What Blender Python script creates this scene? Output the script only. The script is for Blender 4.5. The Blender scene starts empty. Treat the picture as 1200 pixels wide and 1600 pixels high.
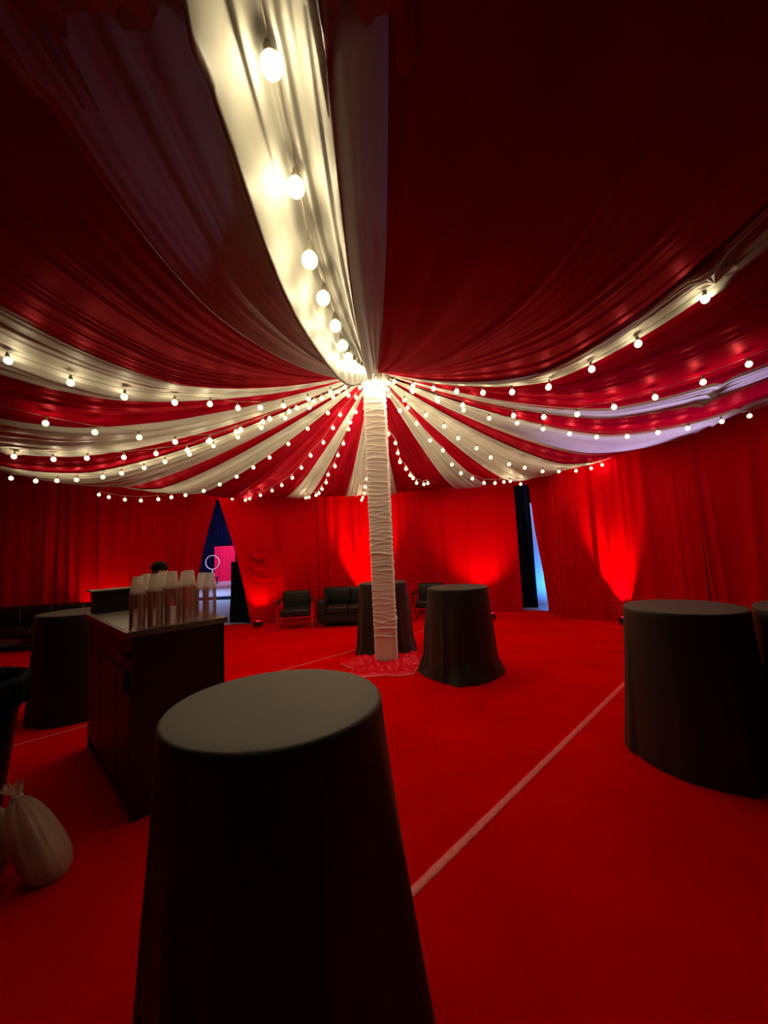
import bpy, bmesh, math, random
from mathutils import Vector, Matrix
C = bpy.context.scene
col = C.collection
PI = math.pi
R = math.radians
random.seed(7)

# ------------------------------------------------------------------ camera
cam_d = bpy.data.cameras.new('camera'); cam = bpy.data.objects.new('camera', cam_d); col.objects.link(cam)
cam_d.sensor_fit = 'VERTICAL'; cam_d.sensor_height = 36.0; cam_d.lens = 36.0 * 619 / 1600
cam_d.clip_start = 0.03; cam_d.clip_end = 100
CAM_H, PITCH, ROLL = 1.60, 0.092, 0.047
f_ = Vector((0, math.cos(PITCH), math.sin(PITCH))); u0 = Vector((0, -math.sin(PITCH), math.cos(PITCH))); r0 = Vector((1, 0, 0))
rr = r0 * math.cos(ROLL) - u0 * math.sin(ROLL)
uu = r0 * math.sin(ROLL) + u0 * math.cos(ROLL)
m = Matrix((rr, uu, -f_)).transposed().to_4x4(); m.translation = Vector((0, 0, CAM_H)); cam.matrix_world = m
C.camera = cam

# ------------------------------------------------------------------ world, view, render quality
w = bpy.data.worlds.new('world'); C.world = w; w.use_nodes = True
w.node_tree.nodes['Background'].inputs[0].default_value = (0.02, 0.02, 0.05, 1)
w.node_tree.nodes['Background'].inputs[1].default_value = 0.02
C.view_settings.view_transform = 'Standard'; C.view_settings.look = 'None'
C.view_settings.exposure = 0.0; C.view_settings.gamma = 1.0; C.view_settings.use_curve_mapping = False
C.cycles.use_denoising = True
C.cycles.transparent_max_bounces = 40
C.cycles.max_bounces = 7; C.cycles.diffuse_bounces = 3
C.cycles.sample_clamp_indirect = 4.0
try: C.cycles.use_light_tree = True
except Exception: pass

BULB_W = 3.2
BULB_COL = (1.0, 0.83, 0.50)

def aim(o, tgt):
    d = Vector(tgt) - Vector(o.location)
    o.rotation_euler = d.to_track_quat('-Z', 'Y').to_euler()
def area(name, loc, tgt, size, watt, color, spread=180):
    l = bpy.data.lights.new(name, 'AREA'); l.size = size; l.energy = watt; l.color = color; l.spread = R(spread)
    o = bpy.data.objects.new(name, l); col.objects.link(o); o.location = loc; aim(o, tgt); return o
def spot(name, loc, tgt, watt, color, ang=60, blend=.6, rad=.05, parent=None):
    l = bpy.data.lights.new(name, 'SPOT'); l.energy = watt; l.color = color; l.spot_size = R(ang); l.spot_blend = blend; l.shadow_soft_size = rad
    o = bpy.data.objects.new(name, l); col.objects.link(o); o.location = loc; aim(o, tgt)
    if parent: o.parent = parent; o.matrix_parent_inverse = Matrix.Translation(-Vector(parent.location))
    return o
# the hall's own lights above and outside the tent
spot('venue_light', (6.0, 7.9, 4.9), (4.1, 6.1, 3.1), 2600, (0.72, 0.56, 1.0), 50, .9, .3)
spot('venue_light', (6.9, 5.4, 4.9), (4.7, 4.7, 3.2), 2400, (0.72, 0.56, 1.0), 46, .9, .3)
area('venue_light', (-9.5, 17.5, 5.5), (-8.6, 16.0, 0.0), 3.0, 380, (0.40, 0.60, 1.0), 90)
area('venue_light', (-9.2, 22.0, 5.0), (-10.4, 25.5, 1.0), 1.5, 170, (0.75, 0.6, 1.0), 120)
spot('venue_light', (4.35, 9.75, 0.15), (4.0, 10.4, 1.3), 140, (0.03, 0.28, 1.0), 140, 1, .2)
area('venue_light', (4.4, 9.6, 3.6), (4.0, 10.4, 2.2), .4, 14, (0.4, 0.42, 1.0), 110)

# ------------------------------------------------------------------ materials
def principled(name, color, rough=.6, spec=.5, metal=0, sheen=0, sheen_tint=None, emit=None, estr=0):
    m = bpy.data.materials.new(name); m.use_nodes = True
    b = m.node_tree.nodes['Principled BSDF']
    b.inputs['Base Color'].default_value = (*color, 1); b.inputs['Roughness'].default_value = rough
    b.inputs['Specular IOR Level'].default_value = spec; b.inputs['Metallic'].default_value = metal
    b.inputs['Sheen Weight'].default_value = sheen
    if sheen_tint: b.inputs['Sheen Tint'].default_value = (*sheen_tint, 1)
    if emit: b.inputs['Emission Color'].default_value = (*emit, 1); b.inputs['Emission Strength'].default_value = estr
    return m
def spec_tint(m, c):
    m.node_tree.nodes['Principled BSDF'].inputs['Specular Tint'].default_value = (*c, 1); return m
def noise_color(m, c1, c2, scale, detail=4, stretch=(1, 1, 1), bump=0, bscale=None, bdist=.01):
    nt = m.node_tree; b = nt.nodes['Principled BSDF']
    tc = nt.nodes.new('ShaderNodeTexCoord'); mp = nt.nodes.new('ShaderNodeMapping'); mp.inputs['Scale'].default_value = stretch
    nt.links.new(tc.outputs['Object'], mp.inputs['Vector'])
    n = nt.nodes.new('ShaderNodeTexNoise'); n.inputs['Scale'].default_value = scale; n.inputs['Detail'].default_value = detail
    nt.links.new(mp.outputs[0], n.inputs['Vector'])
    cr = nt.nodes.new('ShaderNodeValToRGB'); cr.color_ramp.elements[0].color = (*c1, 1); cr.color_ramp.elements[1].color = (*c2, 1)
    cr.color_ramp.elements[0].position = .3; cr.color_ramp.elements[1].position = .7
    nt.links.new(n.outputs['Fac'], cr.inputs[0]); nt.links.new(cr.outputs[0], b.inputs['Base Color'])
    if bump:
        n2 = nt.nodes.new('ShaderNodeTexNoise'); n2.inputs['Scale'].default_value = bscale or scale * 8; n2.inputs['Detail'].default_value = 5
        nt.links.new(mp.outputs[0], n2.inputs['Vector'])
        bp = nt.nodes.new('ShaderNodeBump'); bp.inputs['Strength'].default_value = bump; bp.inputs['Distance'].default_value = bdist
        nt.links.new(n2.outputs['Fac'], bp.inputs['Height']); nt.links.new(bp.outputs[0], b.inputs['Normal'])
    return m
def add_translucent(m, color, fac):
    nt = m.node_tree; b = nt.nodes['Principled BSDF']; out = nt.nodes['Material Output']
    t = nt.nodes.new('ShaderNodeBsdfTranslucent'); t.inputs[0].default_value = (*color, 1)
    mx = nt.nodes.new('ShaderNodeMixShader'); mx.inputs[0].default_value = fac
    nt.links.new(b.outputs[0], mx.inputs[1]); nt.links.new(t.outputs[0], mx.inputs[2]); nt.links.new(mx.outputs[0], out.inputs['Surface'])
    return m
M = {}
M['red_silk'] = add_translucent(noise_color(principled('red_silk', (.3, .001, .008), .5, .12, sheen=0),
    (.21, .0003, .006), (.29, .0005, .010), 3, bump=.25, bscale=14, bdist=.01), (.6, .0, .03), .10)
M['white_silk'] = add_translucent(noise_color(principled('white_silk', (.8, .78, .72), .5, .4, sheen=.1),
    (.40, .385, .33), (.47, .455, .40), 3, bump=.3, bscale=12, bdist=.012), (.75, .73, .7), .2)
M['red_drape'] = noise_color(principled('red_drape', (.5, .0003, .003), .7, .12, sheen=0),
    (.40, .0002, .002), (.52, .0004, .004), 1.3, stretch=(1, 1, .25), bump=.3, bscale=9, bdist=.012)
M['carpet'] = noise_color(principled('carpet', (.6, .0003, .0003), 1.0, .02, sheen=0),
    (.60, .0002, .0002), (.76, .0004, .0004), 1.6, detail=8, bump=.5, bscale=420, bdist=.004)
M['tape'] = noise_color(principled('tape', (.85, .12, .12), .45, .5), (.75, .05, .06), (.85, .12, .12), 25, bump=.3, bscale=60, bdist=.002)
M['black_cloth'] = noise_color(principled('black_cloth', (.007, .006, .004), .60, .45, sheen=.055, sheen_tint=(1, .68, .36)),
    (.005, .004, .003), (.008, .007, .005), 5, bump=.15, bscale=600, bdist=.001)
M['black_drape'] = noise_color(principled('black_drape', (.004, .004, .006), .9, .1), (.003, .003, .004), (.006, .006, .009), 2, bump=.2, bscale=10)
M['navy_drape'] = noise_color(principled('navy_drape', (.004, .005, .03), .9, .05), (.003, .004, .02), (.005, .007, .04), 2, bump=.2, bscale=10)
M['pink_drape'] = noise_color(principled('pink_drape', (.9, .005, .08), .7, .2), (.85, .004, .06), (.95, .008, .10), 3, stretch=(8, 8, .5), bump=.3, bscale=6)
M['white_drape'] = noise_color(principled('white_drape', (.8, .8, .82), .8, .2), (.76, .76, .8), (.84, .84, .86), 3, bump=.2, bscale=8)
M['spandex'] = noise_color(principled('spandex', (.9, .86, .78), .6, .3, sheen=.3), (.86, .82, .74), (.92, .88, .80), 3, bump=.2, bscale=200, bdist=.001)
M['red_satin'] = noise_color(principled('red_satin', (.8, .003, .02), .45, .12), (.7, .002, .012), (.9, .008, .03), 9, bump=.6, bscale=22, bdist=.02)
M['bar_black'] = noise_color(principled('bar_black', (.012, .006, .006), .45, .45), (.010, .005, .005), (.014, .008, .008), 4, bump=.1, bscale=150, bdist=.001)
M['bar_top'] = noise_color(principled('bar_top', (.11, .11, .085), .35, .5), (.09, .09, .07), (.13, .13, .10), 7, bump=.08, bscale=200, bdist=.001)
M['bar_red_glint'] = principled('bar_red_glint', (.16, .02, .02), .35, .5)  # red light caught on counter edge and handle, painted into the colour
M['opening_shade'] = principled('opening_shade', (.003, .003, .003), .8, .1)  # near-black colour for the shade inside the bar's opening
M['leather'] = noise_color(principled('leather', (.008, .007, .007), .5, .35), (.006, .006, .006), (.010, .009, .009), 6, bump=.2, bscale=120, bdist=.002)
M['chrome'] = noise_color(principled('chrome', (.75, .75, .75), .18, .5, metal=1), (.7, .7, .7), (.8, .8, .8), 5)
M['plastic_black'] = noise_color(principled('plastic_black', (.01, .01, .01), .4, .4), (.008, .008, .008), (.012, .012, .012), 5)
M['cable'] = noise_color(principled('cable', (.22, .19, .13), .5, .4), (.18, .15, .10), (.26, .22, .16), 20)
M['socket'] = noise_color(principled('socket', (.10, .09, .07), .5, .4), (.2, .18, .13), (.28, .25, .19), 20)
M['skin'] = noise_color(principled('skin', (.45, .25, .17), .5, .4), (.42, .23, .15), (.48, .27, .19), 10)
M['hair'] = noise_color(principled('hair', (.006, .004, .003), .8, .08), (.004, .003, .002), (.008, .005, .004), 30, stretch=(1, 1, .2), bump=.5, bscale=80, bdist=.003)
M['paper'] = noise_color(principled('paper', (.75, .68, .64), .7, .3), (.7, .63, .6), (.8, .73, .68), 12, bump=.3, bscale=20)
M['ext_floor'] = noise_color(principled('ext_floor', (.42, .42, .5), .35, .5), (.38, .38, .46), (.46, .46, .54), 1.2)
M['kerb'] = principled('kerb', (.02, .02, .08), .6, .3)
M['hall_dark'] = noise_color(principled('hall_dark', (.006, .006, .007), .9, .1), (.005, .005, .006), (.007, .007, .009), 2)
# red cloth: the shine of dyed satin is itself red
def red_shine(m, c, rough, fac):
    nt = m.node_tree; nt.nodes['Principled BSDF'].inputs['Specular IOR Level'].default_value = 0
    out = nt.nodes['Material Output']; src = out.inputs['Surface'].links[0].from_socket
    g = nt.nodes.new('ShaderNodeBsdfGlossy'); g.inputs['Color'].default_value = (*c, 1); g.inputs['Roughness'].default_value = rough
    nm = nt.nodes['Principled BSDF'].inputs['Normal']
    if nm.links: nt.links.new(nm.links[0].from_socket, g.inputs['Normal'])
    mx = nt.nodes.new('ShaderNodeMixShader'); mx.inputs[0].default_value = fac
    nt.links.new(src, mx.inputs[1]); nt.links.new(g.outputs[0], mx.inputs[2]); nt.links.new(mx.outputs[0], out.inputs['Surface'])
red_shine(M['red_silk'], (1, .10, .14), .42, .07); red_shine(M['red_drape'], (1, .01, .05), .5, .03)
red_shine(M['red_satin'], (1, .12, .2), .3, .15); red_shine(M['carpet'], (1, 0, 0), .8, .01)
# frosted bulb glass that glows
def bulb_mat():
    m = bpy.data.materials.new('bulb_glass'); m.use_nodes = True; nt = m.node_tree; nt.nodes.clear()
    o = nt.nodes.new('ShaderNodeOutputMaterial'); mx = nt.nodes.new('ShaderNodeMixShader'); t = nt.nodes.new('ShaderNodeBsdfTransparent')
    e = nt.nodes.new('ShaderNodeEmission'); e.inputs[0].default_value = (1, .87, .52, 1); e.inputs[1].default_value = 2.6
    n = nt.nodes.new('ShaderNodeTexNoise'); n.inputs['Scale'].default_value = 60
    ma = nt.nodes.new('ShaderNodeMapRange'); ma.inputs['To Min'].default_value = .38; ma.inputs['To Max'].default_value = .6
    nt.links.new(n.outputs['Fac'], ma.inputs['Value']); nt.links.new(ma.outputs[0], mx.inputs[0])
    nt.links.new(t.outputs[0], mx.inputs[1]); nt.links.new(e.outputs[0], mx.inputs[2]); nt.links.new(mx.outputs[0], o.inputs[0])
    try: m.cycles.emission_sampling = 'NONE'
    except Exception: pass
    return m
M['bulb'] = bulb_mat()
def clear_mat(name, tint, diff, dcol, rough=.12):
    m = bpy.data.materials.new(name); m.use_nodes = True; nt = m.node_tree; nt.nodes.clear()
    o = nt.nodes.new('ShaderNodeOutputMaterial'); t = nt.nodes.new('ShaderNodeBsdfTransparent'); t.inputs[0].default_value = (*tint, 1)
    g = nt.nodes.new('ShaderNodeBsdfGlossy'); g.inputs['Roughness'].default_value = rough
    fr = nt.nodes.new('ShaderNodeFresnel'); fr.inputs[0].default_value = 1.5
    mx = nt.nodes.new('ShaderNodeMixShader'); nt.links.new(fr.outputs[0], mx.inputs[0]); nt.links.new(t.outputs[0], mx.inputs[1]); nt.links.new(g.outputs[0], mx.inputs[2])
    d = nt.nodes.new('ShaderNodeBsdfTranslucent'); d.inputs[0].default_value = (*dcol, 1)
    d2 = nt.nodes.new('ShaderNodeBsdfDiffuse'); d2.inputs[0].default_value = (*dcol, 1)
    md = nt.nodes.new('ShaderNodeMixShader'); md.inputs[0].default_value = .5; nt.links.new(d.outputs[0], md.inputs[1]); nt.links.new(d2.outputs[0], md.inputs[2])
    m2 = nt.nodes.new('ShaderNodeMixShader')
    n = nt.nodes.new('ShaderNodeTexNoise'); n.inputs['Scale'].default_value = 30
    ma = nt.nodes.new('ShaderNodeMapRange'); ma.inputs['To Min'].default_value = diff * .8; ma.inputs['To Max'].default_value = diff * 1.2
    nt.links.new(n.outputs['Fac'], ma.inputs['Value']); nt.links.new(ma.outputs[0], m2.inputs[0])
    nt.links.new(mx.outputs[0], m2.inputs[1]); nt.links.new(md.outputs[0], m2.inputs[2]); nt.links.new(m2.outputs[0], o.inputs[0])
    return m
M['cup_clear'] = clear_mat('cup_clear', (.97, .97, .97), .6, (.95, .93, .85), .2)
M['cup_red_cast'] = clear_mat('cup_red_cast', (.97, .93, .93), .07, (.95, .4, .3), .25)  # clear plastic; red of the drapes showing through is put into the colour
M['bag'] = clear_mat('bag', (.8, .75, .7), .62, (.78, .66, .56), .2)
M['ice'] = noise_color(principled('ice', (.7, .6, .52), .3, .5), (.55, .45, .38), (.8, .72, .62), 14, bump=.8, bscale=30, bdist=.01)

# ------------------------------------------------------------------ helpers
def link_mesh(name, verts, faces, mat, parent=None, smooth=True, loc=None):
    me = bpy.data.meshes.new(name); me.from_pydata([tuple(v) for v in verts], [], faces); me.update()
    if smooth: me.polygons.foreach_set('use_smooth', [True] * len(me.polygons))
    me.materials.append(mat)
    o = bpy.data.objects.new(name, me); col.objects.link(o)
    if parent: o.parent = parent
    if loc: o.location = loc
    return o
def from_bm(name, bm, mat, parent=None, smooth=False, loc=None, rot=None):
    me = bpy.data.meshes.new(name); bmesh.ops.recalc_face_normals(bm, faces=bm.faces); bm.to_mesh(me); bm.free()
    if smooth: me.polygons.foreach_set('use_smooth', [True] * len(me.polygons))
    me.materials.append(mat)
    o = bpy.data.objects.new(name, me); col.objects.link(o)
    if parent: o.parent = parent
    if loc: o.location = loc
    if rot: o.rotation_euler = rot
    return o
def empty(name, loc=(0, 0, 0), rz=0):
    o = bpy.data.objects.new(name, None); col.objects.link(o); o.location = loc; o.rotation_euler = (0, 0, rz); o.empty_display_size = .1
    return o
def tag(o, label=None, cat=None, group=None, kind=None):
    if label: o['label'] = label
    if cat: o['category'] = cat
    if group: o['group'] = group
    if kind: o['kind'] = kind
    return o
def bm_box(bm, x0, x1, y0, y1, z0, z1, bev=0.0):
    r = bmesh.ops.create_cube(bm, size=1); vs = r['verts']
    for v in vs: v.co = Vector(((x0 + x1) / 2 + v.co.x * (x1 - x0), (y0 + y1) / 2 + v.co.y * (y1 - y0), (z0 + z1) / 2 + v.co.z * (z1 - z0)))
    if bev:
        es = set(e for v in vs for e in v.link_edges)
        bmesh.ops.bevel(bm, geom=list(es), offset=bev, segments=3, profile=.5, affect='EDGES')
def box(name, dims, mat, parent=None, bev=.006, smooth=False):
    bm = bmesh.new(); bm_box(bm, *dims, bev); return from_bm(name, bm, mat, parent, smooth)
def grid_faces(nu, nv, wrap=False):
    F = []
    for i in range(nu - 1):
        for j in range(nv if wrap else nv - 1):
            k = (j + 1) % nv
            F.append((i * nv + j, i * nv + k, (i + 1) * nv + k, (i + 1) * nv + j))
    return F
def tube(pts, rad, n=6):
    V = []; L = len(pts)
    for i, p in enumerate(pts):
        p = Vector(p); t = (Vector(pts[min(i + 1, L - 1)]) - Vector(pts[max(i - 1, 0)])).normalized()
        a = t.cross(Vector((0, 0, 1)));
        if a.length < 1e-3: a = Vector((1, 0, 0))
        a.normalize(); b = t.cross(a)
        for k in range(n): V.append(p + (a * math.cos(2 * PI * k / n) + b * math.sin(2 * PI * k / n)) * rad)
    F = grid_faces(L, n, True); F.append(tuple(range(n))); F.append(tuple(reversed(range((L - 1) * n, L * n))))
    return V, F
def lathe(prof, n=24):
    V = [(r * math.cos(2 * PI * k / n), r * math.sin(2 * PI * k / n), z) for r, z in prof for k in range(n)]
    return V, grid_faces(len(prof), n, True)
def interp(x, xs, ys):
    if x <= xs[0]: return ys[0]
    for i in range(1, len(xs)):
        if x <= xs[i]:
            t = (x - xs[i - 1]) / (xs[i] - xs[i - 1]); return ys[i - 1] * (1 - t) + ys[i] * t
    return ys[-1]

# ------------------------------------------------------------------ room outline
POLE = (-0.055, 5.76)
WALLS = {
 'wall_back': [[(-8.6, 8.6), (-4.3, 9.15)], [(-3.15, 9.25), (-1.7, 9.75), (1.2, 9.8), (3.06, 9.36)]],
 'wall_right': [[(3.62, 9.0), (3.62, 8.35), (4.2, 7.9), (6.4, 5.6), (7.0, 2.5)]],
 'wall_left': [[(-8.6, 4.0), (-8.6, 8.6)]]}
OUTLINE = [(-8.6, 8.6), (-4.3, 9.15), (-3.15, 9.25), (-1.7, 9.75), (1.2, 9.8), (3.06, 9.36), (3.62, 9.0), (3.62, 8.35), (4.2, 7.9), (6.4, 5.6), (7.0, 2.5), (7.0, -2.6), (-8.6, -2.6)]
WALL_H = 3.75
def wall_dist(a):
    dx, dy = math.sin(R(a)), -math.cos(R(a)); best = 99
    for i in range(len(OUTLINE)):
        x1, y1 = OUTLINE[i]; x2, y2 = OUTLINE[(i + 1) % len(OUTLINE)]
        ex, ey = x2 - x1, y2 - y1; den = dx * ey - dy * ex
        if abs(den) < 1e-9: continue
        t = ((x1 - POLE[0]) * ey - (y1 - POLE[1]) * ex) / den
        s = ((x1 - POLE[0]) * dy - (y1 - POLE[1]) * dx) / den
        if t > 0 and -1e-6 <= s <= 1 + 1e-6: best = min(best, t)
    return best
# ------------------------------------------------------------------ floor
def outward(x, y, d=.28):
    cx, cy = -.5, 4.0; l = math.hypot(x - cx, y - cy); return (x + (x - cx) / l * d, y + (y - cy) / l * d, 0)
bm = bmesh.new(); vs = [bm.verts.new(outward(x, y)) for x, y in OUTLINE]; bm.faces.new(vs)
fl = from_bm('floor', bm, M['carpet']); tag(fl, kind='structure')
bm = bmesh.new(); bm_box(bm, -30, 30, 7.9, 40, -.06, -.012)
of = from_bm('floor_outside', bm, M['ext_floor']); tag(of, kind='structure')
bm = bmesh.new(); bm_box(bm, -30, 30, -6, 40, 6.4, 6.5)
ce = from_bm('ceiling', bm, M['hall_dark']); tag(ce, kind='structure')

# ------------------------------------------------------------------ draped walls
def curtain(name, p0, p1, z0, z1, seed, mat, parent, shear=None, amp=1.0, inward=None, puddle=0.0):
    """pleated drape between two floor points; shear(s,h) returns a shift along the wall"""
    rnd = random.Random(seed)
    L = math.hypot(p1[0] - p0[0], p1[1] - p0[1]); ns = max(8, int(L / .018)); nz = 22
    tx, ty = (p1[0] - p0[0]) / L, (p1[1] - p0[1]) / L; nx, ny = inward or (ty, -tx)
    # irregular pleat centres
    pl = []; x = -0.1
    while x < L + .1:
        wd = rnd.choice([.05, .07, .09, .12, .16]); pl.append((x, wd, rnd.uniform(.4, 1), rnd.uniform(-.12, .12))); x += wd * rnd.uniform(1.2, 3.4)
    V = []
    e0 = .05 if shear is None else 0
    for i in range(nz):
        h = i / (nz - 1); z = z1 + (z0 - z1) * h
        for j in range(ns + 1):
            s = -e0 + (L + 2 * e0) * j / ns; d = 0
            for (c, wd, a, dr) in pl:
                q = (s - c - dr * h * h) / wd
                if abs(q) < 3: d += a * math.exp(-q * q * 2.2)
            d = d * .045 * amp * (.35 + .65 * min(1, h * 1.6)) + .02 * math.sin(s * 3.1 + seed + h)
            ss = s + (shear(s, h) if shear else 0)
            dd = d + puddle * max(0, h - .93) * 4
            V.append((p0[0] + tx * ss + nx * dd, p0[1] + ty * ss + ny * dd, z))
    return link_mesh(name, V, grid_faces(nz, ns + 1), mat, parent)
seed = 11
wall_obj = {}
for wn, runs in WALLS.items():
    we = empty(wn, (0, 0, 0)); tag(we, kind='structure'); wall_obj[wn] = we
    for run in runs:
        for i in range(len(run) - 1):
            a, b = Vector(run[i]), Vector(run[i + 1]); L = (b - a).length; n = max(1, round(L / 1.7))
            if wn in ('wall_front', 'wall_left'): n = max(1, round(L / 4))
            for k in range(n):
                seed += 1
                p0 = a + (b - a) * (k / n); p1 = a + (b - a) * ((k + 1) / n)
                sh = None
                if wn == 'wall_back' and run[0][0] == -8.6 and k == n - 1:
                    LL = (p1 - p0).length
                    def sh(s, h, LL=LL): return (s / LL) ** 4 * interp(h, [0, .22, .5, .68, 1], [.44, .40, .13, .02, .0])
                elif wn == 'wall_back' and run[0][0] == -3.15 and i == 0:
                    LL = (p1 - p0).length
                    def sh(s, h, LL=LL): return -(1 - s / LL) ** 2 * interp(h, [0, .22, .5, .62, .8, 1], [.74, .68, .38, .27, .13, 0])
                elif wn == 'wall_right' and i == 0:
                    LL = (p1 - p0).length
                    sh = None
                curtain('curtain_panel', p0, p1, 0.0, WALL_H, seed, M['red_drape'], we, sh, puddle=.04)
# swept panel beside the right opening: hangs from further left at the top than at the hem
def sh_r(s, h): return -(1 - s / .55) * interp(h, [0, .22, .5, .75, 1], [.36, .34, .25, .10, 0]) if s < .55 else 0
cp = curtain('curtain_panel', (3.62, 9.02), (3.95, 8.45), 0.0, WALL_H, 301, M['red_drape'], wall_obj['wall_right'], sh_r, amp=1.3, puddle=.05)
# headers above both openings
curtain('curtain_header', (-4.5, 9.12), (-2.9, 9.30), 2.92, WALL_H, 401, M['red_drape'], wall_obj['wall_back'])
curtain('curtain_header', (2.8, 9.42), (3.7, 8.98), 2.93, WALL_H, 402, M['red_drape'], wall_obj['wall_back'])
# diagonal swag folds in the drawn-back panel beside the left opening
for k, (z0, z1, w_) in enumerate([(1.62, 1.22, .75), (1.32, .98, .85), (1.9, 1.5, .55)]):
    pts = [(-3.42 + .13 * k * .4 + w_ * t, 9.17 + .05 * t, z0 + (z1 - z0) * (1 - (1 - t) ** 2) + .10 * t ** 4) for t in [q / 14 for q in range(15)]]
    V, F = [], []
    for i, p in enumerate(pts):
        r_ = .022 * math.sin(PI * min(1, (i + .6) / 14)) + .003
        for q in range(6): V.append((p[0], p[1] + .02 - abs(math.sin(PI * q / 5)) * r_, p[2] + (q - 2.5) * r_ * 1.6))
    o = link_mesh('curtain_fold', V, grid_faces(15, 6), M['red_drape'], wall_obj['wall_back'])

# ------------------------------------------------------------------ ceiling swags
K = [(-180,2.85,3.1,1.35,3.9,3.3),(-145,2.80,3.2,1.35,4.3,3.3),(-118,2.88,3.9,1.35,5.4,3.35),(-98,2.88,4.5,1.4,6.6,3.35),
(-84,2.98,4.2,1.45,6.4,3.45),(-68,3.11,3.7,1.5,5.4,3.5),(-50,3.24,3.2,1.45,4.6,3.5),(-40,3.26,2.8,1.4,4.6,3.75),(-25,3.05,3.4,1.45,4.9,3.4),
(-10,2.74,4.1,1.48,5.3,3.2),(2,2.68,4.4,1.48,5.4,3.2),(20,2.95,3.6,1.45,5.0,3.3),(38,3.22,2.6,1.35,4.8,4.05),(48,3.22,2.7,1.35,4.9,3.9),
(70,3.15,3.1,1.4,5.2,3.6),(100,3.05,3.6,1.45,6.0,3.5),(125,2.9,3.6,1.4,4.9,3.35),(145,2.85,3.2,1.35,4.3,3.3),(180,2.85,3.1,1.35,3.9,3.3)]
KA = [k[0] for k in K]
ZC = 4.22
def Z(r, a):
    a = (a + 180) % 360 - 180
    zm, rm, e, ro, zo = [interp(a, KA, [k[i] for k in K]) for i in range(1, 6)]
    if r < rm: return zm + (ZC - zm) * max(0, (rm - r) / (rm - .15)) ** e
    q = min(r, ro)
    z = zm + (zo - zm) * ((q - rm) / (ro - rm)) ** 2
    return z + max(0, r - ro) * .06
def band(label, a0, a1, kind, nf, drop=0.0, amp=1.0, over=.8, seed=0, rmax=None, puck=None, belly=0.0, name='fabric_swag', cat='drape', zfun=None, fine=0):
    rnd = random.Random(seed * 13 + 5)
    A0, A1 = a0 - over, a1 + over; n = fine or max(nf * 7, 14)
    ph = [rnd.uniform(0, 2 * PI) for _ in range(4)]; fa = [rnd.choice([.15, .4, .7, 1.0, 1.25]) for _ in range(nf + 3)]
    rs = [.10 + .06 * i for i in range(12)]
    while rs[-1] < 9: rs.append(rs[-1] + .075)
    rl = [(rmax or 99) if rmax else 99]
    V = []; rows = 0
    RM = max(wall_dist(A0), wall_dist((A0 + A1) / 2), wall_dist(A1))
    RM = min(RM, 7.0)
    rs = [r for r in rs if r < RM] + [RM]
    for r in rs:
        for j in range(n + 1):
            t = j / n; a = A0 + (A1 - A0) * t
            re = min(r, wall_dist(a) - .06)
            z = Z(re, a) - drop
            sp = re * R(A1 - A0) / nf
            am = min(.33 * sp, .028) * (.35 + .65 * math.exp(-max(0, re - .8) / 1.6)) * amp
            u = t * nf + (.6 * math.sin(re * .8 + ph[0]) + (.9 * math.sin(9.5 * t + ph[1]) + .5 * math.sin(23 * t + ph[2])) * min(1, nf / 12)) * (t * (1 - t)) * 4
            k = int(u) % len(fa)
            w1 = (1 - math.cos(2 * PI * u)) * fa[k]; w2 = math.cos(2 * PI * u * 2.3 + ph[2] + re * .5)
            z -= am * (w1 + .25 * w2) - am
            z -= belly * math.sin(PI * t) * min(1, re / 2.5)
            if zfun: z += zfun(re, a, t)
            if puck:
                rp, st = puck
                g = math.exp(-((re - rp) / .05) ** 2); g2 = math.exp(-abs(re - rp) / .28)
                z -= st * g * (1 + .7 * math.sin(t * 40 + ph[3]) ) * .5
                z += st * .9 * g2 * (math.sin(t * 53 + ph[2]) * .5 + .5 * math.sin(t * 31 + ph[0])) * .6
            A = R(a)
            V.append((POLE[0] + re * math.sin(A), POLE[1] - re * math.cos(A), z))
    o = link_mesh(name, V, grid_faces(len(rs), n + 1), M[kind])
    tag(o, label, cat)
    return o
def w0(re, a, t):
    # lips either side of the channel that holds the bulbs
    d = 0
    g = min(1, max(0, (re - .6) / 2.2))
    for c, s_, h in ((-3.7, .34, .16), (-.35, .26, .14)):
        d -= h * g * math.exp(-((a - c) / s_) ** 2)
    if -3.7 < a < -.35:
        q = (a + 3.7) / 3.35
        d += .14 * g * math.sin(PI * q) + .026 * g * math.sin(q * 21 + .6 * math.sin(re * 2)) + .01 * g * math.sin(q * 47 + re)
    else: d += .03 * g
    return d
G = 'white swags of the tent ceiling'; GR = 'red swags of the tent ceiling'
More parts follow.
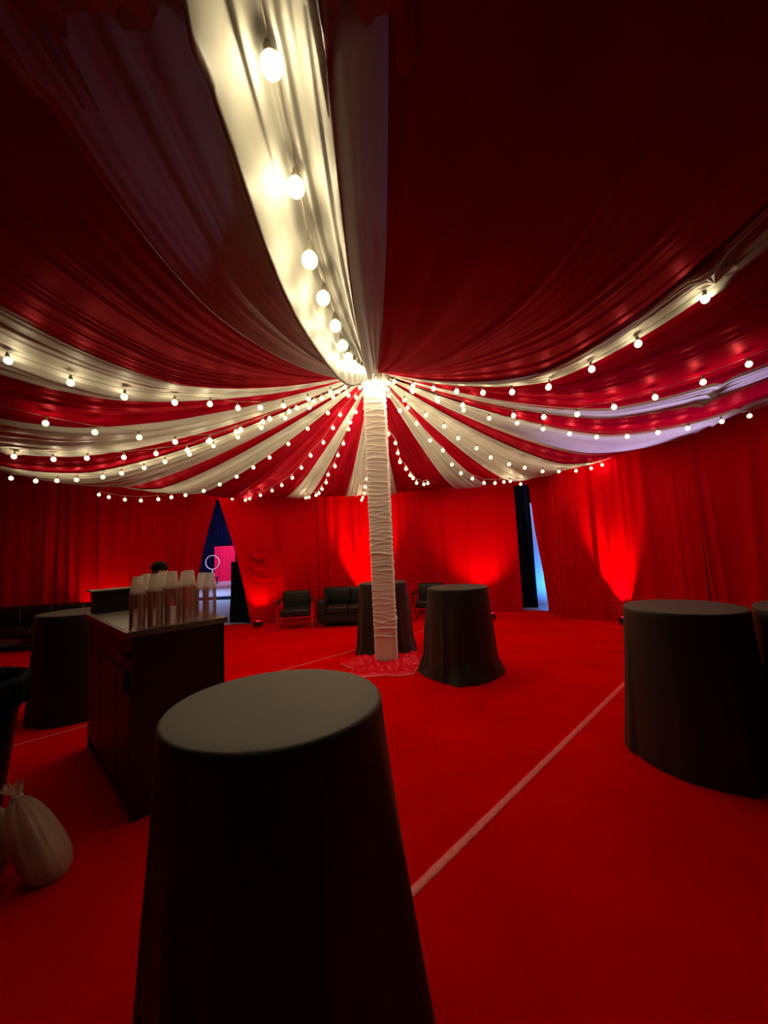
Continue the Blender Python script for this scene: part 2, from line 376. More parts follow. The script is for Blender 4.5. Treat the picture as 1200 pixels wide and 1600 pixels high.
bands = [
 ('wide white swag overhead with a lit bulb channel along its middle', -10.5, 2.2, 'white_silk', 6, dict(drop=.02, amp=.5, zfun=w0, puck=(4.92, .045), over=.2, fine=1)),
 ('broad dark red swag left of the overhead white swag', -41.5, -10.5, 'red_silk', 15, dict(amp=.6)),
 ('bright white swag sweeping to the upper left edge of the photo', -53, -41.5, 'white_silk', 8, dict(drop=.02, amp=1.5, puck=(4.5, .05))),
 ('red swag below the upper left white swag, pink sheen', -68, -53, 'red_silk', 9, {}),
 ('grey-white swag reaching the left edge, second white from the top left', -80, -68, 'white_silk', 8, dict(drop=.02, amp=1.6, puck=(4.7, .05))),
 ('narrow dark red swag wedge low at the left edge', -91, -80, 'red_silk', 6, {}),
 ('white swag with bulbs along it, lowest at the left edge', -102, -91, 'white_silk', 9, dict(drop=.03, amp=1.8)),
 ('red swag between the two lowest white swags on the left', -109, -102, 'red_silk', 5, {}),
 ('cream white swag ending above the left tent opening', -118, -109, 'white_silk', 7, dict(drop=.03, amp=1.5)),
 ('wide red swag with two bulb strings, left of the pole', -143, -118, 'red_silk', 17, dict(belly=.08)),
 ('slim white swag left of the pole over the far sofa', -149.5, -143, 'white_silk', 4, dict(drop=.03)),
 ('dark red swag just left of the pole', -166, -149.5, 'red_silk', 8, {}),
 ('white swag directly behind the pole', -186, -166, 'white_silk', 9, dict(drop=.03)),
 ('narrow red swag just right of the pole with a short bulb string', 149, 174, 'red_silk', 10, {}),
 ('narrow white swag right of the pole with rounded lower end', 139, 149, 'white_silk', 5, dict(drop=.03)),
 ('red swag between the two white swags right of the pole', 130, 139, 'red_silk', 6, {}),
 ('wide cream swag right of the pole tapering to a point', 112, 130, 'white_silk', 9, dict(drop=.03)),
 ('slim red swag right of the wide cream swag', 102.5, 112, 'red_silk', 5, {}),
 ('white swag with lilac lower edge on the right, above the right drapes', 88, 102.5, 'white_silk', 8, dict(drop=.03, puck=(5.2, .05))),
 ('crimson swag between the two lilac-tinted white swags', 75, 88, 'red_silk', 7, {}),
 ('lilac-lit white swag at the right edge with a crumpled seam', 69, 75, 'white_silk', 6, dict(drop=.02, puck=(4.15, .09))),
 ('red swag between the lilac-lit swag and the tied white swag', 42, 69, 'red_silk', 14, {}),
 ('narrow white swag tied with a knot, rising to the right edge', 37, 42, 'white_silk', 5, dict(drop=.03, puck=(3.95, .10))),
 ('very large dark red swag filling the upper right', 2.2, 37, 'red_silk', 15, dict(amp=.6)),
]
for i, (lab, a0, a1, kd, nf, kw) in enumerate(bands):
    kw = dict(kw)
    if kw.pop('fine', None):
        # finer mesh for the overhead swag
        o = band(lab, a0, a1, kd, 7, seed=i, drop=kw['drop'], amp=.75, zfun=w0, puck=kw['puck'], over=.2, fine=190)
    else: o = band(lab, a0, a1, kd, nf, seed=i, **kw)
    tag(o, group=G if kd == 'white_silk' else GR)

# ------------------------------------------------------------------ pole
def pole():
    t = empty('tent_pole', (POLE[0], POLE[1], 0), R(-7)); tag(t, 'tall square pole wrapped in wrinkled cream stretch fabric, centre of the tent', 'pole')
    rnd = random.Random(3); hw = .152; H_ = 4.16
    per = []
    ns = 22
    for side in range(4):
        for k in range(ns):
            q = -1 + 2 * k / ns
            x, y = [(q, -1), (1, q), (-q, 1), (-1, -q)][side]
            # round the corner a little
            l = max(abs(x), abs(y)); c = (abs(x) ** 10 + abs(y) ** 10) ** .1
            per.append((x / c * hw, y / c * hw))
    wr = []
    z = .38
    while z < H_ - .1:
        wr.append((z, rnd.uniform(.006, .014), rnd.uniform(.005, .012), rnd.uniform(-.03, .035), rnd.uniform(0, 6.28), rnd.uniform(.3, 1), rnd.uniform(0, 6.28)))
        z += rnd.uniform(.012, .05)
    nz = 620; V = []
    for i in range(nz + 1):
        z = H_ * i / nz; near = [w_ for w_ in wr if abs(w_[0] - z) < .09]
        for j, (x, y) in enumerate(per):
            th = 2 * PI * j / len(per); d = 0
            for (wz, ww, wa, tilt, ph, cov, ph2) in near:
                zz = wz + tilt * math.sin(th + ph) + .012 * math.sin(3 * th + ph2)
                e = max(0, .5 + .5 * math.sin(2 * th + ph2) + cov * .5)
                d += wa * min(1, e) * math.exp(-((z - zz) / ww) ** 2)
            d = min(d, .022) + .002 * math.sin(z * 9 + th)
            if z < .38: d *= .25
            l = math.hypot(x, y); V.append((x * (1 + d / l), y * (1 + d / l), z))
    F = grid_faces(nz + 1, len(per), True)
    F.append(tuple(range(nz * len(per), (nz + 1) * len(per))))
    link_mesh('fabric_sleeve', V, F, M['spandex'], t)
    # gathered collar at the top
    V = []; n = 96
    for i, (rad, z) in enumerate([(.155, 4.04), (.185, 4.07), (.20, 4.11), (.20, 4.16), (.17, 4.21)]):
        for k in range(n):
            a = 2 * PI * k / n; rr_ = rad * (1 + .10 * math.sin(k * 1.9) + .05 * math.sin(k * .77))
            sq = 1 / max(abs(math.cos(a)), abs(math.sin(a))) ** .6
            V.append((rr_ * sq * math.cos(a), rr_ * sq * math.sin(a), z + .015 * math.sin(k * 1.3)))
    link_mesh('gathered_collar', V, grid_faces(5, n, True), M['white_silk'], t)
    # base plate
    box('base_plate', (-.3, .3, -.3, .3, .003, .02), M['bar_black'], t, .003)
pole()
# crumpled red cover round the pole foot
def foot_cloth():
    n = 120; nr = 22; V = []
    for i in range(nr):
        q = i / (nr - 1)
        for k in range(n):
            a = 2 * PI * k / n
            rim = .60 + .06 * math.cos(6 * a + .5) + .03 * math.sin(3 * a + 1) + .012 * math.sin(17 * a)
            r = .172 + (rim - .172) * q
            z = .028 + .05 * (1 - q) ** 1.5 + .016 * math.sin(9 * a + 7 * q) * math.sin(PI * q) + .013 * math.sin(21 * a - 11 * q) * math.sin(PI * q) + .010 * math.sin(q * 26 + 3 * math.sin(4 * a))*(1-q)
            if q > .93: z = .028 - (q - .93) * .33
            V.append((r * math.cos(a), r * math.sin(a), max(z, .004)))
    o = link_mesh('foot_cloth', V, grid_faces(nr, n, True), M['red_satin'], None, True, (POLE[0], POLE[1] - .02, 0))
    tag(o, 'crumpled shiny red cloth taped down around the foot of the pole', 'cloth')
    V = []
    for k in range(n):
        a = 2 * PI * k / n; rim = .60 + .06 * math.cos(6 * a + .5) + .03 * math.sin(3 * a + 1) + .012 * math.sin(17 * a)
        for dr, z in ((-.012, .012), (0, .009), (.012, .005)): V.append(((rim + dr) * math.cos(a), (rim + dr) * math.sin(a), z))
    F = [(k * 3 + j, ((k + 1) % n) * 3 + j, ((k + 1) % n) * 3 + j + 1, k * 3 + j + 1) for k in range(n) for j in range(2)]
    p = link_mesh('hem', V, F, M['tape'], o)
foot_cloth()

# ------------------------------------------------------------------ floor tape
def tape(p, q, w_, label):
    p, q = Vector(p), Vector(q); d = (q - p).normalized(); n_ = Vector((-d.y, d.x)); L = (q - p).length; N = int(L / .05)
    V = []
    rnd = random.Random(5)
    for i in range(N + 1):
        c = p + d * (L * i / N); ww = w_ * (1 + rnd.uniform(-.06, .06))
        for s, z in ((-.5, .002), (-.46, .0035), (.46, .0035), (.5, .002)): V.append((c.x + n_.x * ww * s, c.y + n_.y * ww * s, z))
    o = link_mesh('floor_tape', V, grid_faces(N + 1, 4), M['tape']); tag(o, label, 'tape')
tape((-.9, 1.05), (2.75, 4.72), .047, 'wide pinkish tape strip running diagonally across the red carpet in front')
tape((-4.9, 2.2), (1.6, 8.72), .034, 'thin pale tape line on the carpet passing behind the pole')

# ------------------------------------------------------------------ cocktail tables
def cocktail(x, y, label, Rt=.38, flare=.06, puddle=0.0, seed=1, h=1.07, npl=11, pamp=.018, hem=None):
    t = empty('cocktail_table', (x, y, 0)); tag(t, label, 'table', 'black-draped cocktail tables')
    rnd = random.Random(seed); n = 200
    pc = sorted(rnd.uniform(0, 2 * PI) for _ in range(npl)); pa = [rnd.uniform(.4, 1) for _ in pc]; pw = [rnd.uniform(.07, .16) for _ in pc]
    def pleat(a):
        s = 0
        for c, am, wd in zip(pc, pa, pw):
            d = (a - c + PI) % (2 * PI) - PI; s += am * math.exp(-(d / wd) ** 2)
        return s
    prof = [(0.001, 0), (.1, 0), (.2, 0), (.3, 0), (Rt - .015, 0), (Rt - .006, .002), (Rt, .009), (Rt + .003, .02)]
    V = []
    for r, dz in prof:
        for k in range(n): V.append((r * math.cos(2 * PI * k / n), r * math.sin(2 * PI * k / n), h - dz))
    NS = 26
    for i in range(1, NS + 1):
        q = i / NS
        for k in range(n):
            a = 2 * PI * k / n; P = pleat(a)
            hf = (hem(a) if hem else 0)
            r = Rt + .003 + (flare + hf) * q ** 1.2 + pamp * P * min(1, q * 2.2) * (1 + 1.2 * q)
            z = h - .02 - (h - .026) * q
            if puddle and q > .8:
                w_ = (q - .8) / .2; r += puddle * w_ ** 2 * (1 + .45 * math.sin(4 * a + seed)); z = max(.006, z + .03 * math.sin(PI * w_) * (1 + math.sin(7 * a)))
            V.append((r * math.cos(a), r * math.sin(a), z))
    c = link_mesh('tablecloth', V, grid_faces(len(prof) + NS, n, True), M['black_cloth'], t)
    V, F = lathe([(.001, h - .028), (Rt - .012, h - .028), (Rt - .010, h - .016), (Rt - .016, h - .006), (.001, h - .006)], 48)
    link_mesh('tabletop', V, F, M['bar_black'], t, False)
    V, F = lathe([(.03, .03), (.03, h - .03)], 16); link_mesh('post', V, F, M['chrome'], t)
    V, F = lathe([(.001, .012), (.27, .012), (.27, .022), (.06, .045), (.03, .06)], 40); link_mesh('base', V, F, M['plastic_black'], t)
    return t
def hemR(a):
    return .05 * max(0, math.sin(a * 3 + .3))
cocktail(-.423, 1.496, 'large near black-draped cocktail table in the foreground', seed=2, flare=.06, npl=9, pamp=.012, hem=lambda a: .07 * math.exp(-(min(a, 2 * PI - a) / .9) ** 2))
cocktail(-.075, 6.42, 'black-draped cocktail table half hidden behind the pole', seed=3, flare=.05, puddle=.03)
cocktail(.896, 5.165, 'black-draped cocktail table right of the pole with cloth bunched on the carpet', seed=8, flare=.05, puddle=.05, npl=13, pamp=.024)
cocktail(2.19, 3.02, 'black-draped cocktail table at the right beside the diagonal tape', seed=5, flare=.03, hem=hemR, pamp=.010)
cocktail(2.95, 2.72, 'black-draped cocktail table cut off by the right edge', seed=6, flare=.03, pamp=.012, hem=lambda a: .12 * math.exp(-((a - R(235)) / .7) ** 2))
cocktail(-3.42, 4.46, 'black-draped cocktail table behind the left side of the bar', seed=7, flare=.045, pamp=.02)

# ------------------------------------------------------------------ portable bar
def bar():
    ang = math.atan2(.705, -.71)
    t = empty('bar_counter', (-1.64, 2.55, 0), ang); tag(t, 'black portable bar counter holding the stacks of clear cups', 'bar')
    # local: +x along the length (away to the left), -y is the side towards the right/back
    Lx, Wy, H_ = 1.50, .63, 1.15
    y0, y1 = -Wy, 0
    body = bmesh.new()
    bm_box(body, .02, Lx - .02, y0 + .02, y0 + .05, .0, H_ - .04)      # far long panel
    bm_box(body, .02, .05, y0 + .02, y1 - .02, .0, H_ - .04)            # near end panel
    bm_box(body, Lx - .05, Lx - .02, y0 + .02, y1 - .02, .0, H_ - .04)
    bm_box(body, .05, Lx - .05, y0 + .05, y1 - .10, .06, .09)
    bm_box(body, .05, Lx - .05, y0 + .05, y1 - .06, .55, .575)
    from_bm('body', body, M['bar_black'], t)
    box('countertop', (0, Lx, y0, y1, H_ - .04, H_), M['bar_top'], t, .004)
    box('counter_edge', (-.002, Lx, y1 - .004, y1 + .02, H_ - .05, H_ - .002), M['bar_red_glint'], t, .006)
    box('apron', (.05, Lx - .05, y1 - .045, y1 - .02, H_ - .26, H_ - .05), M['bar_black'], t, .004)
    box('door', (.06, .40, y1 - .04, y1 - .018, .10, H_ - .27), M['bar_black'], t, .004)
    box('door', (.42, .93, y1 - .04, y1 - .018, .10, H_ - .27), M['bar_black'], t, .004)
    box('door', (.95, 1.44, y1 - .04, y1 - .018, .10, H_ - .27), M['bar_black'], t, .004)
    box('handle', (.10, .26, y1 - .02, y1 + .012, H_ - .19, H_ - .165), M['bar_red_glint'], t, .006)
    box('opening_shade_panel', (.07, .19, y1 - .022, y1 - .012, H_ - .40, H_ - .28), M['opening_shade'], t, .003)  # solid dark slab on the door, painted as the opening's inner shade
    s = empty('riser_shelf', (0, 0, 0)); s.parent = t
    box('riser_body', (Lx - .16, Lx + .02, y0 + .02, y1 - .03, H_, H_ + .185), M['bar_black'], s, .004)
    box('riser_top', (Lx - .19, Lx + .05, y0, y1, H_ + .185, H_ + .2), M['bar_top'], s, .003)
    return t
BAR = bar()
def barpt(px_along, py_across):
    ang = math.atan2(.705, -.71); c, s = math.cos(ang), math.sin(ang)
    return (-1.64 + c * px_along - s * py_across, 2.55 + s * px_along + c * py_across)

# cups: upside-down, nested
def cup_mesh(name, full, mat):
    Hc = .115
    if full: prof = [(.047, 0), (.0475, .003), (.0455, .005), (.0435, .02), (.0300, Hc - .004), (.0285, Hc), (.001, Hc)]
    else: prof = [(.047, 0), (.0475, .003), (.0455, .0055), (.0440, .012), (.0425, .022)]
    V, F = lathe(prof, 28)
    me = bpy.data.meshes.new(name); me.from_pydata(V, [], F); me.update(); me.polygons.foreach_set('use_smooth', [True] * len(me.polygons)); me.materials.append(mat)
    return me
top_me = cup_mesh('plastic_cup', True, M['cup_clear']); nest_me = cup_mesh('plastic_cup', False, M['cup_red_cast'])
stacks = [ # along, across, count, phrase
 (.07, -.06, 24, 'leftmost front stack on the bar'),
 (.07, -.165, 25, 'second front stack from the left'),
 (.07, -.27, 26, 'third front stack from the left'),
 (.075, -.385, 26, 'fourth front stack, standing a little apart'),
 (.07, -.525, 23, 'rightmost front stack on the bar'),
 (.20, -.14, 25, 'rear stack behind the leftmost two front stacks'),
 (.20, -.25, 26, 'rear stack behind the second and third front stacks'),
 (.20, -.40, 25, 'rear stack just behind the fourth front stack'),
 (.18, -.515, 23, 'rear stack just behind the rightmost front stack')]
for (al, ac, n, ph) in stacks:
    ph2 = ph
    x, y = barpt(al, ac)
    for k in range(n):
        o = bpy.data.objects.new('plastic_cup', top_me if k == n - 1 else nest_me); col.objects.link(o)
        o.location = (x + random.uniform(-.001, .001), y + random.uniform(-.001, .001), 1.151 + k * .0098)
        if k == n - 1: tag(o, 'topmost upturned clear cup, ' + ph2, 'cup', 'topmost cups of the stacks')
        else: tag(o, 'clear cup nested in the ' + ph2, 'cup', 'nested cups in the ' + ph)

# ------------------------------------------------------------------ person behind the bar
def person(x, y, rz):
    t = empty('person', (x, y, 0), rz); tag(t, 'dark-haired person in black looking down behind the cup stacks', 'person')
    me = bpy.data.meshes.new('body')
    J = dict(pel=(0, 0, .90), sp=(0, .0, 1.10), ch=(0, -.02, 1.28), nk=(0, -.04, 1.40), hd=(0, -.07, 1.47), ht=(0, -.075, 1.56),
        ls=(.17, -.01, 1.32), le=(.22, -.04, 1.06), lw=(.15, -.24, 1.0), lh=(.12, -.31, .99), rs=(-.17, -.01, 1.32), re=(-.22, -.04, 1.06), rw=(-.15, -.24, 1.0), rh=(-.12, -.31, .99),
        lhp=(.09, 0, .86), lk=(.10, -.02, .47), la=(.10, .02, .09), lt=(.10, -.15, .04), rhp=(-.09, 0, .86), rk=(-.10, -.02, .47), ra=(-.10, .02, .09), rt=(-.10, -.15, .04))
    rad = dict(pel=.14, sp=.12, ch=.145, nk=.055, hd=.085, ht=.08, ls=.065, le=.045, lw=.028, lh=.035, rs=.065, re=.045, rw=.028, rh=.035, lhp=.09, lk=.058, la=.04, lt=.035, rhp=.09, rk=.058, ra=.04, rt=.035)
    E_ = [('pel', 'sp'), ('sp', 'ch'), ('ch', 'nk'), ('nk', 'hd'), ('hd', 'ht'), ('ch', 'ls'), ('ls', 'le'), ('le', 'lw'), ('lw', 'lh'), ('ch', 'rs'), ('rs', 're'), ('re', 'rw'), ('rw', 'rh'),
        ('pel', 'lhp'), ('lhp', 'lk'), ('lk', 'la'), ('la', 'lt'), ('pel', 'rhp'), ('rhp', 'rk'), ('rk', 'ra'), ('ra', 'rt')]
    keys = list(J)
    V = [J[k] for k in keys]; ED = [(keys.index(a), keys.index(b)) for a, b in E_]; RAD = [rad[k] for k in keys]
    for s, h in ((1, 'lh'), (-1, 'rh')):
        hx, hy, hz = J[h]; hi = keys.index(h)
        for q, (dx, ln) in enumerate([(-.026, .052), (-.009, .06), (.009, .056), (.025, .045)]):
            b = len(V); V += [(hx + dx, hy - .035, hz), (hx + dx, hy - .035 - ln * .55, hz - .012), (hx + dx * .9, hy - .035 - ln * .8, hz - .04)]; RAD += [.009, .0085, .0075]
            ED += [(hi, b), (b, b + 1), (b + 1, b + 2)]
        b = len(V); V += [(hx - s * .04, hy - .005, hz - .01), (hx - s * .05, hy - .035, hz - .03)]; RAD += [.011, .009]; ED += [(hi, b), (b, b + 1)]
    me.from_pydata(V, ED, []); me.update()
    o = bpy.data.objects.new('body', me); col.objects.link(o); o.parent = t
    md = o.modifiers.new('skin', 'SKIN'); md.use_smooth_shade = True
    for i, r_ in enumerate(RAD): me.skin_vertices[0].data[i].radius = (r_, r_)
    me.skin_vertices[0].data[keys.index('pel')].use_root = True
    ss = o.modifiers.new('sub', 'SUBSURF'); ss.levels = 1; ss.render_levels = 2
    # clothing below the collar, skin above and on the hands
    m_ = bpy.data.materials.new('body_skin_and_clothes'); m_.use_nodes = True; nt = m_.node_tree; b = nt.nodes['Principled BSDF']
    tc = nt.nodes.new('ShaderNodeTexCoord'); sx = nt.nodes.new('ShaderNodeSeparateXYZ'); nt.links.new(tc.outputs['Object'], sx.inputs[0])
    g1 = nt.nodes.new('ShaderNodeMath'); g1.operation = 'GREATER_THAN'; g1.inputs[1].default_value = 1.385; nt.links.new(sx.outputs['Z'], g1.inputs[0])
    g2 = nt.nodes.new('ShaderNodeMath'); g2.operation = 'LESS_THAN'; g2.inputs[1].default_value = -.23; nt.links.new(sx.outputs['Y'], g2.inputs[0])
    mx_ = nt.nodes.new('ShaderNodeMath'); mx_.operation = 'MAXIMUM'; nt.links.new(g1.outputs[0], mx_.inputs[0]); nt.links.new(g2.outputs[0], mx_.inputs[1])
    mc = nt.nodes.new('ShaderNodeMixRGB'); mc.inputs[1].default_value = (.01, .01, .012, 1); mc.inputs[2].default_value = (.45, .25, .17, 1)
    nt.links.new(mx_.outputs[0], mc.inputs[0]); nt.links.new(mc.outputs[0], b.inputs['Base Color']); b.inputs['Roughness'].default_value = .6
    me.materials.append(m_)
    # hair cap, nose, ears, eyes, mouth
    bm = bmesh.new(); bmesh.ops.create_uvsphere(bm, u_segments=28, v_segments=18, radius=1)
    for v in bm.verts:
        n_ = 1 + .03 * math.sin(v.co.x * 17) * math.sin(v.co.y * 15)
        v.co = Vector((v.co.x * .094 * n_, v.co.y * .108 * n_ - .055, 1.555 + v.co.z * .078))
    dl = [v for v in bm.verts if v.co.y < -.12 and v.co.z < 1.53]; bmesh.ops.delete(bm, geom=dl, context='VERTS')
    from_bm('hair', bm, M['hair'], t, True)
    for nm, c, s_ in (('nose', (0, -.165, 1.50), (.014, .02, .02)), ('ear', (.083, -.07, 1.50), (.01, .018, .028)), ('ear', (-.083, -.07, 1.50), (.01, .018, .028)),
                      ('eye', (.03, -.148, 1.52), (.012, .008, .008)), ('eye', (-.03, -.148, 1.52), (.012, .008, .008)), ('mouth', (0, -.15, 1.462), (.024, .008, .006))):
        bm = bmesh.new(); bmesh.ops.create_uvsphere(bm, u_segments=12, v_segments=8, radius=1)
        for v in bm.verts: v.co = Vector((c[0] + v.co.x * s_[0], c[1] + v.co.y * s_[1], c[2] + v.co.z * s_[2]))
        from_bm(nm, bm, M['skin'] if nm in ('nose', 'ear') else M['hair'] if nm == 'eye' else M['red_drape'], t, True)
    return t
person(-2.72, 4.78, R(30)).scale = (.965, .965, .965)

# ------------------------------------------------------------------ seating along the walls
def sofa(x, y, rz, L, label, name='sofa', cat='sofa', h=.78, depth=.85, seats=3):
    t = empty(name, (x, y, 0), rz); tag(t, label, cat)
    box('base', (-L / 2 + .02, L / 2 - .02, -depth / 2 + .03, depth / 2 - .02, .10, .28), M['leather'], t, .015)
    w_ = (L - .36) / seats
    for k in range(seats):
        x0 = -L / 2 + .18 + k * w_
        box('seat_cushion', (x0 + .005, x0 + w_ - .005, -depth / 2, depth / 2 - .22, .285, .43), M['leather'], t, .035, True)
        box('back_cushion', (x0 + .005, x0 + w_ - .005, depth / 2 - .30, depth / 2 - .14, .43, h - .02), M['leather'], t, .04, True)
    box('backrest', (-L / 2 + .02, L / 2 - .02, depth / 2 - .14, depth / 2, .10, h), M['leather'], t, .03, True)
    for s in (-1, 1):
        x0, x1 = sorted((s * L / 2, s * (L / 2 - .17)))
        box('armrest', (x0, x1, -depth / 2, depth / 2 - .01, .10, .58), M['leather'], t, .03, True)
        for yy in (-depth / 2 + .08, depth / 2 - .08):
            V, F = lathe([(.001, 0), (.02, 0), (.022, .10), (.001, .10)], 12); link_mesh('leg', [(vx + s * (L / 2 - .09), vy + yy, vz) for vx, vy, vz in V], F, M['chrome'], t)
    return t
def lounge_chair(x, y, rz, label):
    t = empty('lounge_chair', (x, y, 0), rz); tag(t, label, 'armchair')
    box('seat_cushion', (-.30, .30, -.32, .26, .27, .42), M['leather'], t, .04, True)
    box('backrest', (-.30, .30, .20, .36, .30, .76), M['leather'], t, .05, True)
    for s in (-1, 1):
        pts = [(s * .35, -.33, .012), (s * .35, -.33, .55), (s * .35, .34, .55), (s * .35, .34, .012), (s * .35, -.33, .012)]
        bm = bmesh.new()
        for a, b in zip(pts[:-1], pts[1:]):
            x0, x1 = s * .35 - .015, s * .35 + .015; bm_box(bm, x0, x1, min(a[1], b[1]) - .013, max(a[1], b[1]) + .013, min(a[2], b[2]) - .012, max(a[2], b[2]) + .012)
        from_bm('chrome_frame', bm, M['chrome'], t)
        box('armrest', (s * .35 - .03, s * .35 + .03, -.30, .30, .563, .60), M['leather'], t, .01)
    box('cross_bar', (-.34, .34, -.30, -.27, .24, .265), M['chrome'], t, .003)
    return t
lounge_chair(-2.0, 8.72, R(8), 'black lounge chair with chrome frame standing left of the far sofa')
sofa(-.62, 8.86, R(-2), 1.75, 'black sofa against the far red drapes, left of the pole')
lounge_chair(.95, 9.05, R(-12), 'black lounge chair with chrome frame seen between the pole and the right cocktail table')
sofa(-7.0, 7.9, R(6), 2.1, 'black sofa in the dark far left corner')
# small black side table with a glass tube on it
t = empty('side_table', (-5.6, 5.7, 0)); tag(t, 'low black side table in the dark at the left edge', 'table')
V, F = lathe([(.001, .50), (.30, .50), (.30, .53), (.001, .53)], 32); link_mesh('tabletop', V, F, M['plastic_black'], t, False)
V, F = lathe([(.02, .02), (.02, .5)], 12); link_mesh('post', V, F, M['plastic_black'], t)
V, F = lathe([(.001, .001), (.2, .001), (.2, .015), (.03, .03)], 24); link_mesh('base', V, F, M['plastic_black'], t)

# black bin at the left edge with a crumpled paper on the ledge
def bin_():
    t = empty('waste_bin', (-2.83, 2.70, 0)); tag(t, 'tall black lined bin cut off by the left edge', 'bin')
    V, F = lathe([(.001, .01), (.20, .01), (.215, .03), (.30, .80), (.315, .83), (.30, .84), (.285, .80), (.20, .06), (.001, .05)], 40); link_mesh('tub', V, F, M['plastic_black'], t)
    V = []; n = 60
    for i, (r, z) in enumerate([(.27, .70), (.295, .84), (.318, .86), (.33, .80), (.326, .66)]):
        for k in range(n):
            a = 2 * PI * k / n; V.append(((r + .006 * math.sin(k * 1.7) + .004 * i * math.sin(k * .9)) * math.cos(a), (r + .006 * math.sin(k * 1.7) + .004 * i * math.sin(k * .9)) * math.sin(a), z + .012 * math.sin(k * .7) * (i == 4)))
    link_mesh('liner', V, grid_faces(5, n, True), M['black_drape'], t)
bin_()
bm = bmesh.new(); bmesh.ops.create_icosphere(bm, subdivisions=3, radius=1)
rnd = random.Random(9)
for v in bm.verts:
    k = 1 + .22 * math.sin(v.co.x * 6 + 1) * math.sin(v.co.y * 5) + .15 * math.sin(v.co.z * 9)
    v.co = Vector((v.co.x * .12 * k, v.co.y * .10 * k, .115 + v.co.z * .10 * k))
    v.co.z = max(v.co.z, .004)
# ------------------------------------------------------------------ plastic bags
def plastic_bag(x, y, w_, h, lean, label, seed, mat='bag', bz=0):
    t = empty('plastic_bag', (x, y, bz)); tag(t, label, 'bag')
    n = 64; V = []; rnd = random.Random(seed); ph = [rnd.uniform(0, 6.28) for _ in range(6)]
    prof = [(.02, .004), (.55, .006), (.86, .06), (1.0, .18), (1.0, .34), (.92, .50), (.80, .64), (.62, .76), (.36, .84), (.17, .87), (.14, .90), (.26, .94), (.36, 1.0)]
    for i, (r, z) in enumerate(prof):
        for k in range(n):
            a = 2 * PI * k / n; up = i / len(prof)
            q = 1 + (.10 * math.sin(9 * a + ph[0] + 2 * up) + .07 * math.sin(17 * a + ph[1])) * up ** 1.5 * 1.4 + .04 * math.sin(5 * a + ph[2] + 4 * up) + .02 * math.sin(23 * a + 9 * up)
            V.append((w_ * .5 * r * q * math.cos(a) + lean[0] * z, w_ * .5 * r * q * math.sin(a) + lean[1] * z, h * z + (.018 * math.sin(7 * a + ph[3]) * (i == len(prof) - 1))))
    link_mesh('film', V, grid_faces(len(prof), n, True), M[mat], t)
    V, F = tube([(lean[0] * .885 + w_ * .085 * math.cos(a_ * PI / 8), lean[1] * .885 + w_ * .085 * math.sin(a_ * PI / 8), h * .885) for a_ in range(17)], .006); link_mesh('tie', V, F, M['paper'], t)
    # lumpy filling seen through the film
    bm = bmesh.new(); bmesh.ops.create_icosphere(bm, subdivisions=4, radius=1)
    for v in bm.verts:
        k = 1 + .06 * math.sin(v.co.x * 13 + ph[4]) * math.sin(v.co.y * 11) + .05 * math.sin(v.co.z * 15 + ph[5])
        zz = .34 + v.co.z * .31 * k
        v.co = Vector((v.co.x * w_ * .38 * k + lean[0] * zz, v.co.y * w_ * .38 * k + lean[1] * zz, max(.012, h * zz)))
    from_bm('contents', bm, M['ice'], t, True)
plastic_bag(-1.80, 2.20, .215, .46, (-.20, -.02), 'knotted clear plastic bag with pale contents on the carpet at lower left', 4)
plastic_bag(-2.15, 2.14, .25, .42, (.03, .03), 'yellowish plastic bag cut off by the left edge beside the knotted bag', 5)
pp = from_bm('crumpled_paper', bm, M['paper'], None, True, (-4.70, 5.02, 0)); tag(pp, 'pale crumpled paper lying between the bin and the left cocktail table', 'paper')

# ------------------------------------------------------------------ uplights on the floor against the drapes
def uplight(x, y, tgt, watt, color, ang, label):
    t = empty('uplight', (x, y, 0)); tag(t, label, 'light', 'red floor uplights by the drapes')
    V, F = lathe([(.001, .035), (.075, .035), (.08, .05), (.08, .13), (.07, .14), (.066, .132), (.001, .130)], 28); link_mesh('housing', V, F, M['plastic_black'], t)
    V, F = lathe([(.001, .133), (.06, .133)], 24)
    e = principled('uplight_lens', (.5, .02, .02), .3, .5, emit=color, estr=6); link_mesh('lens', V, F, e, t)
    box('bracket', (-.10, -.085, -.02, .02, .0, .11), M['plastic_black'], t, .002); box('bracket', (.085, .10, -.02, .02, .0, .11), M['plastic_black'], t, .002)
    box('foot', (-.10, .10, -.03, .03, .0, .008), M['plastic_black'], t, .002)
    spot('uplight_lamp', (x, y, .16), tgt, watt, color, ang, .8, .05, t)
RED = (1.0, .01, .035)
uplight(4.34, 7.46, (4.52, 7.95, 2.5), 900, (1, .01, .08), 44, 'red uplight on the carpet against the right drapes')
uplight(-.46, 9.43, (-.46, 9.9, 2.3), 1100, (1, .003, .008), 60, 'red uplight behind the far sofa left of the pole')
uplight(2.15, 8.55, (2.2, 9.7, 1.9), 170, (1, .01, .13), 75, 'red uplight at the far drapes right of the pole')
uplight(-2.9, 8.95, (-2.8, 9.5, 1.8), 45, (1, .003, .006), 90, 'red uplight at the drapes near the left opening')
uplight(-6.2, 8.5, (-6.2, 9.1, 1.8), 70, (1, .003, .006), 100, 'red uplight behind the bar at the left drapes')

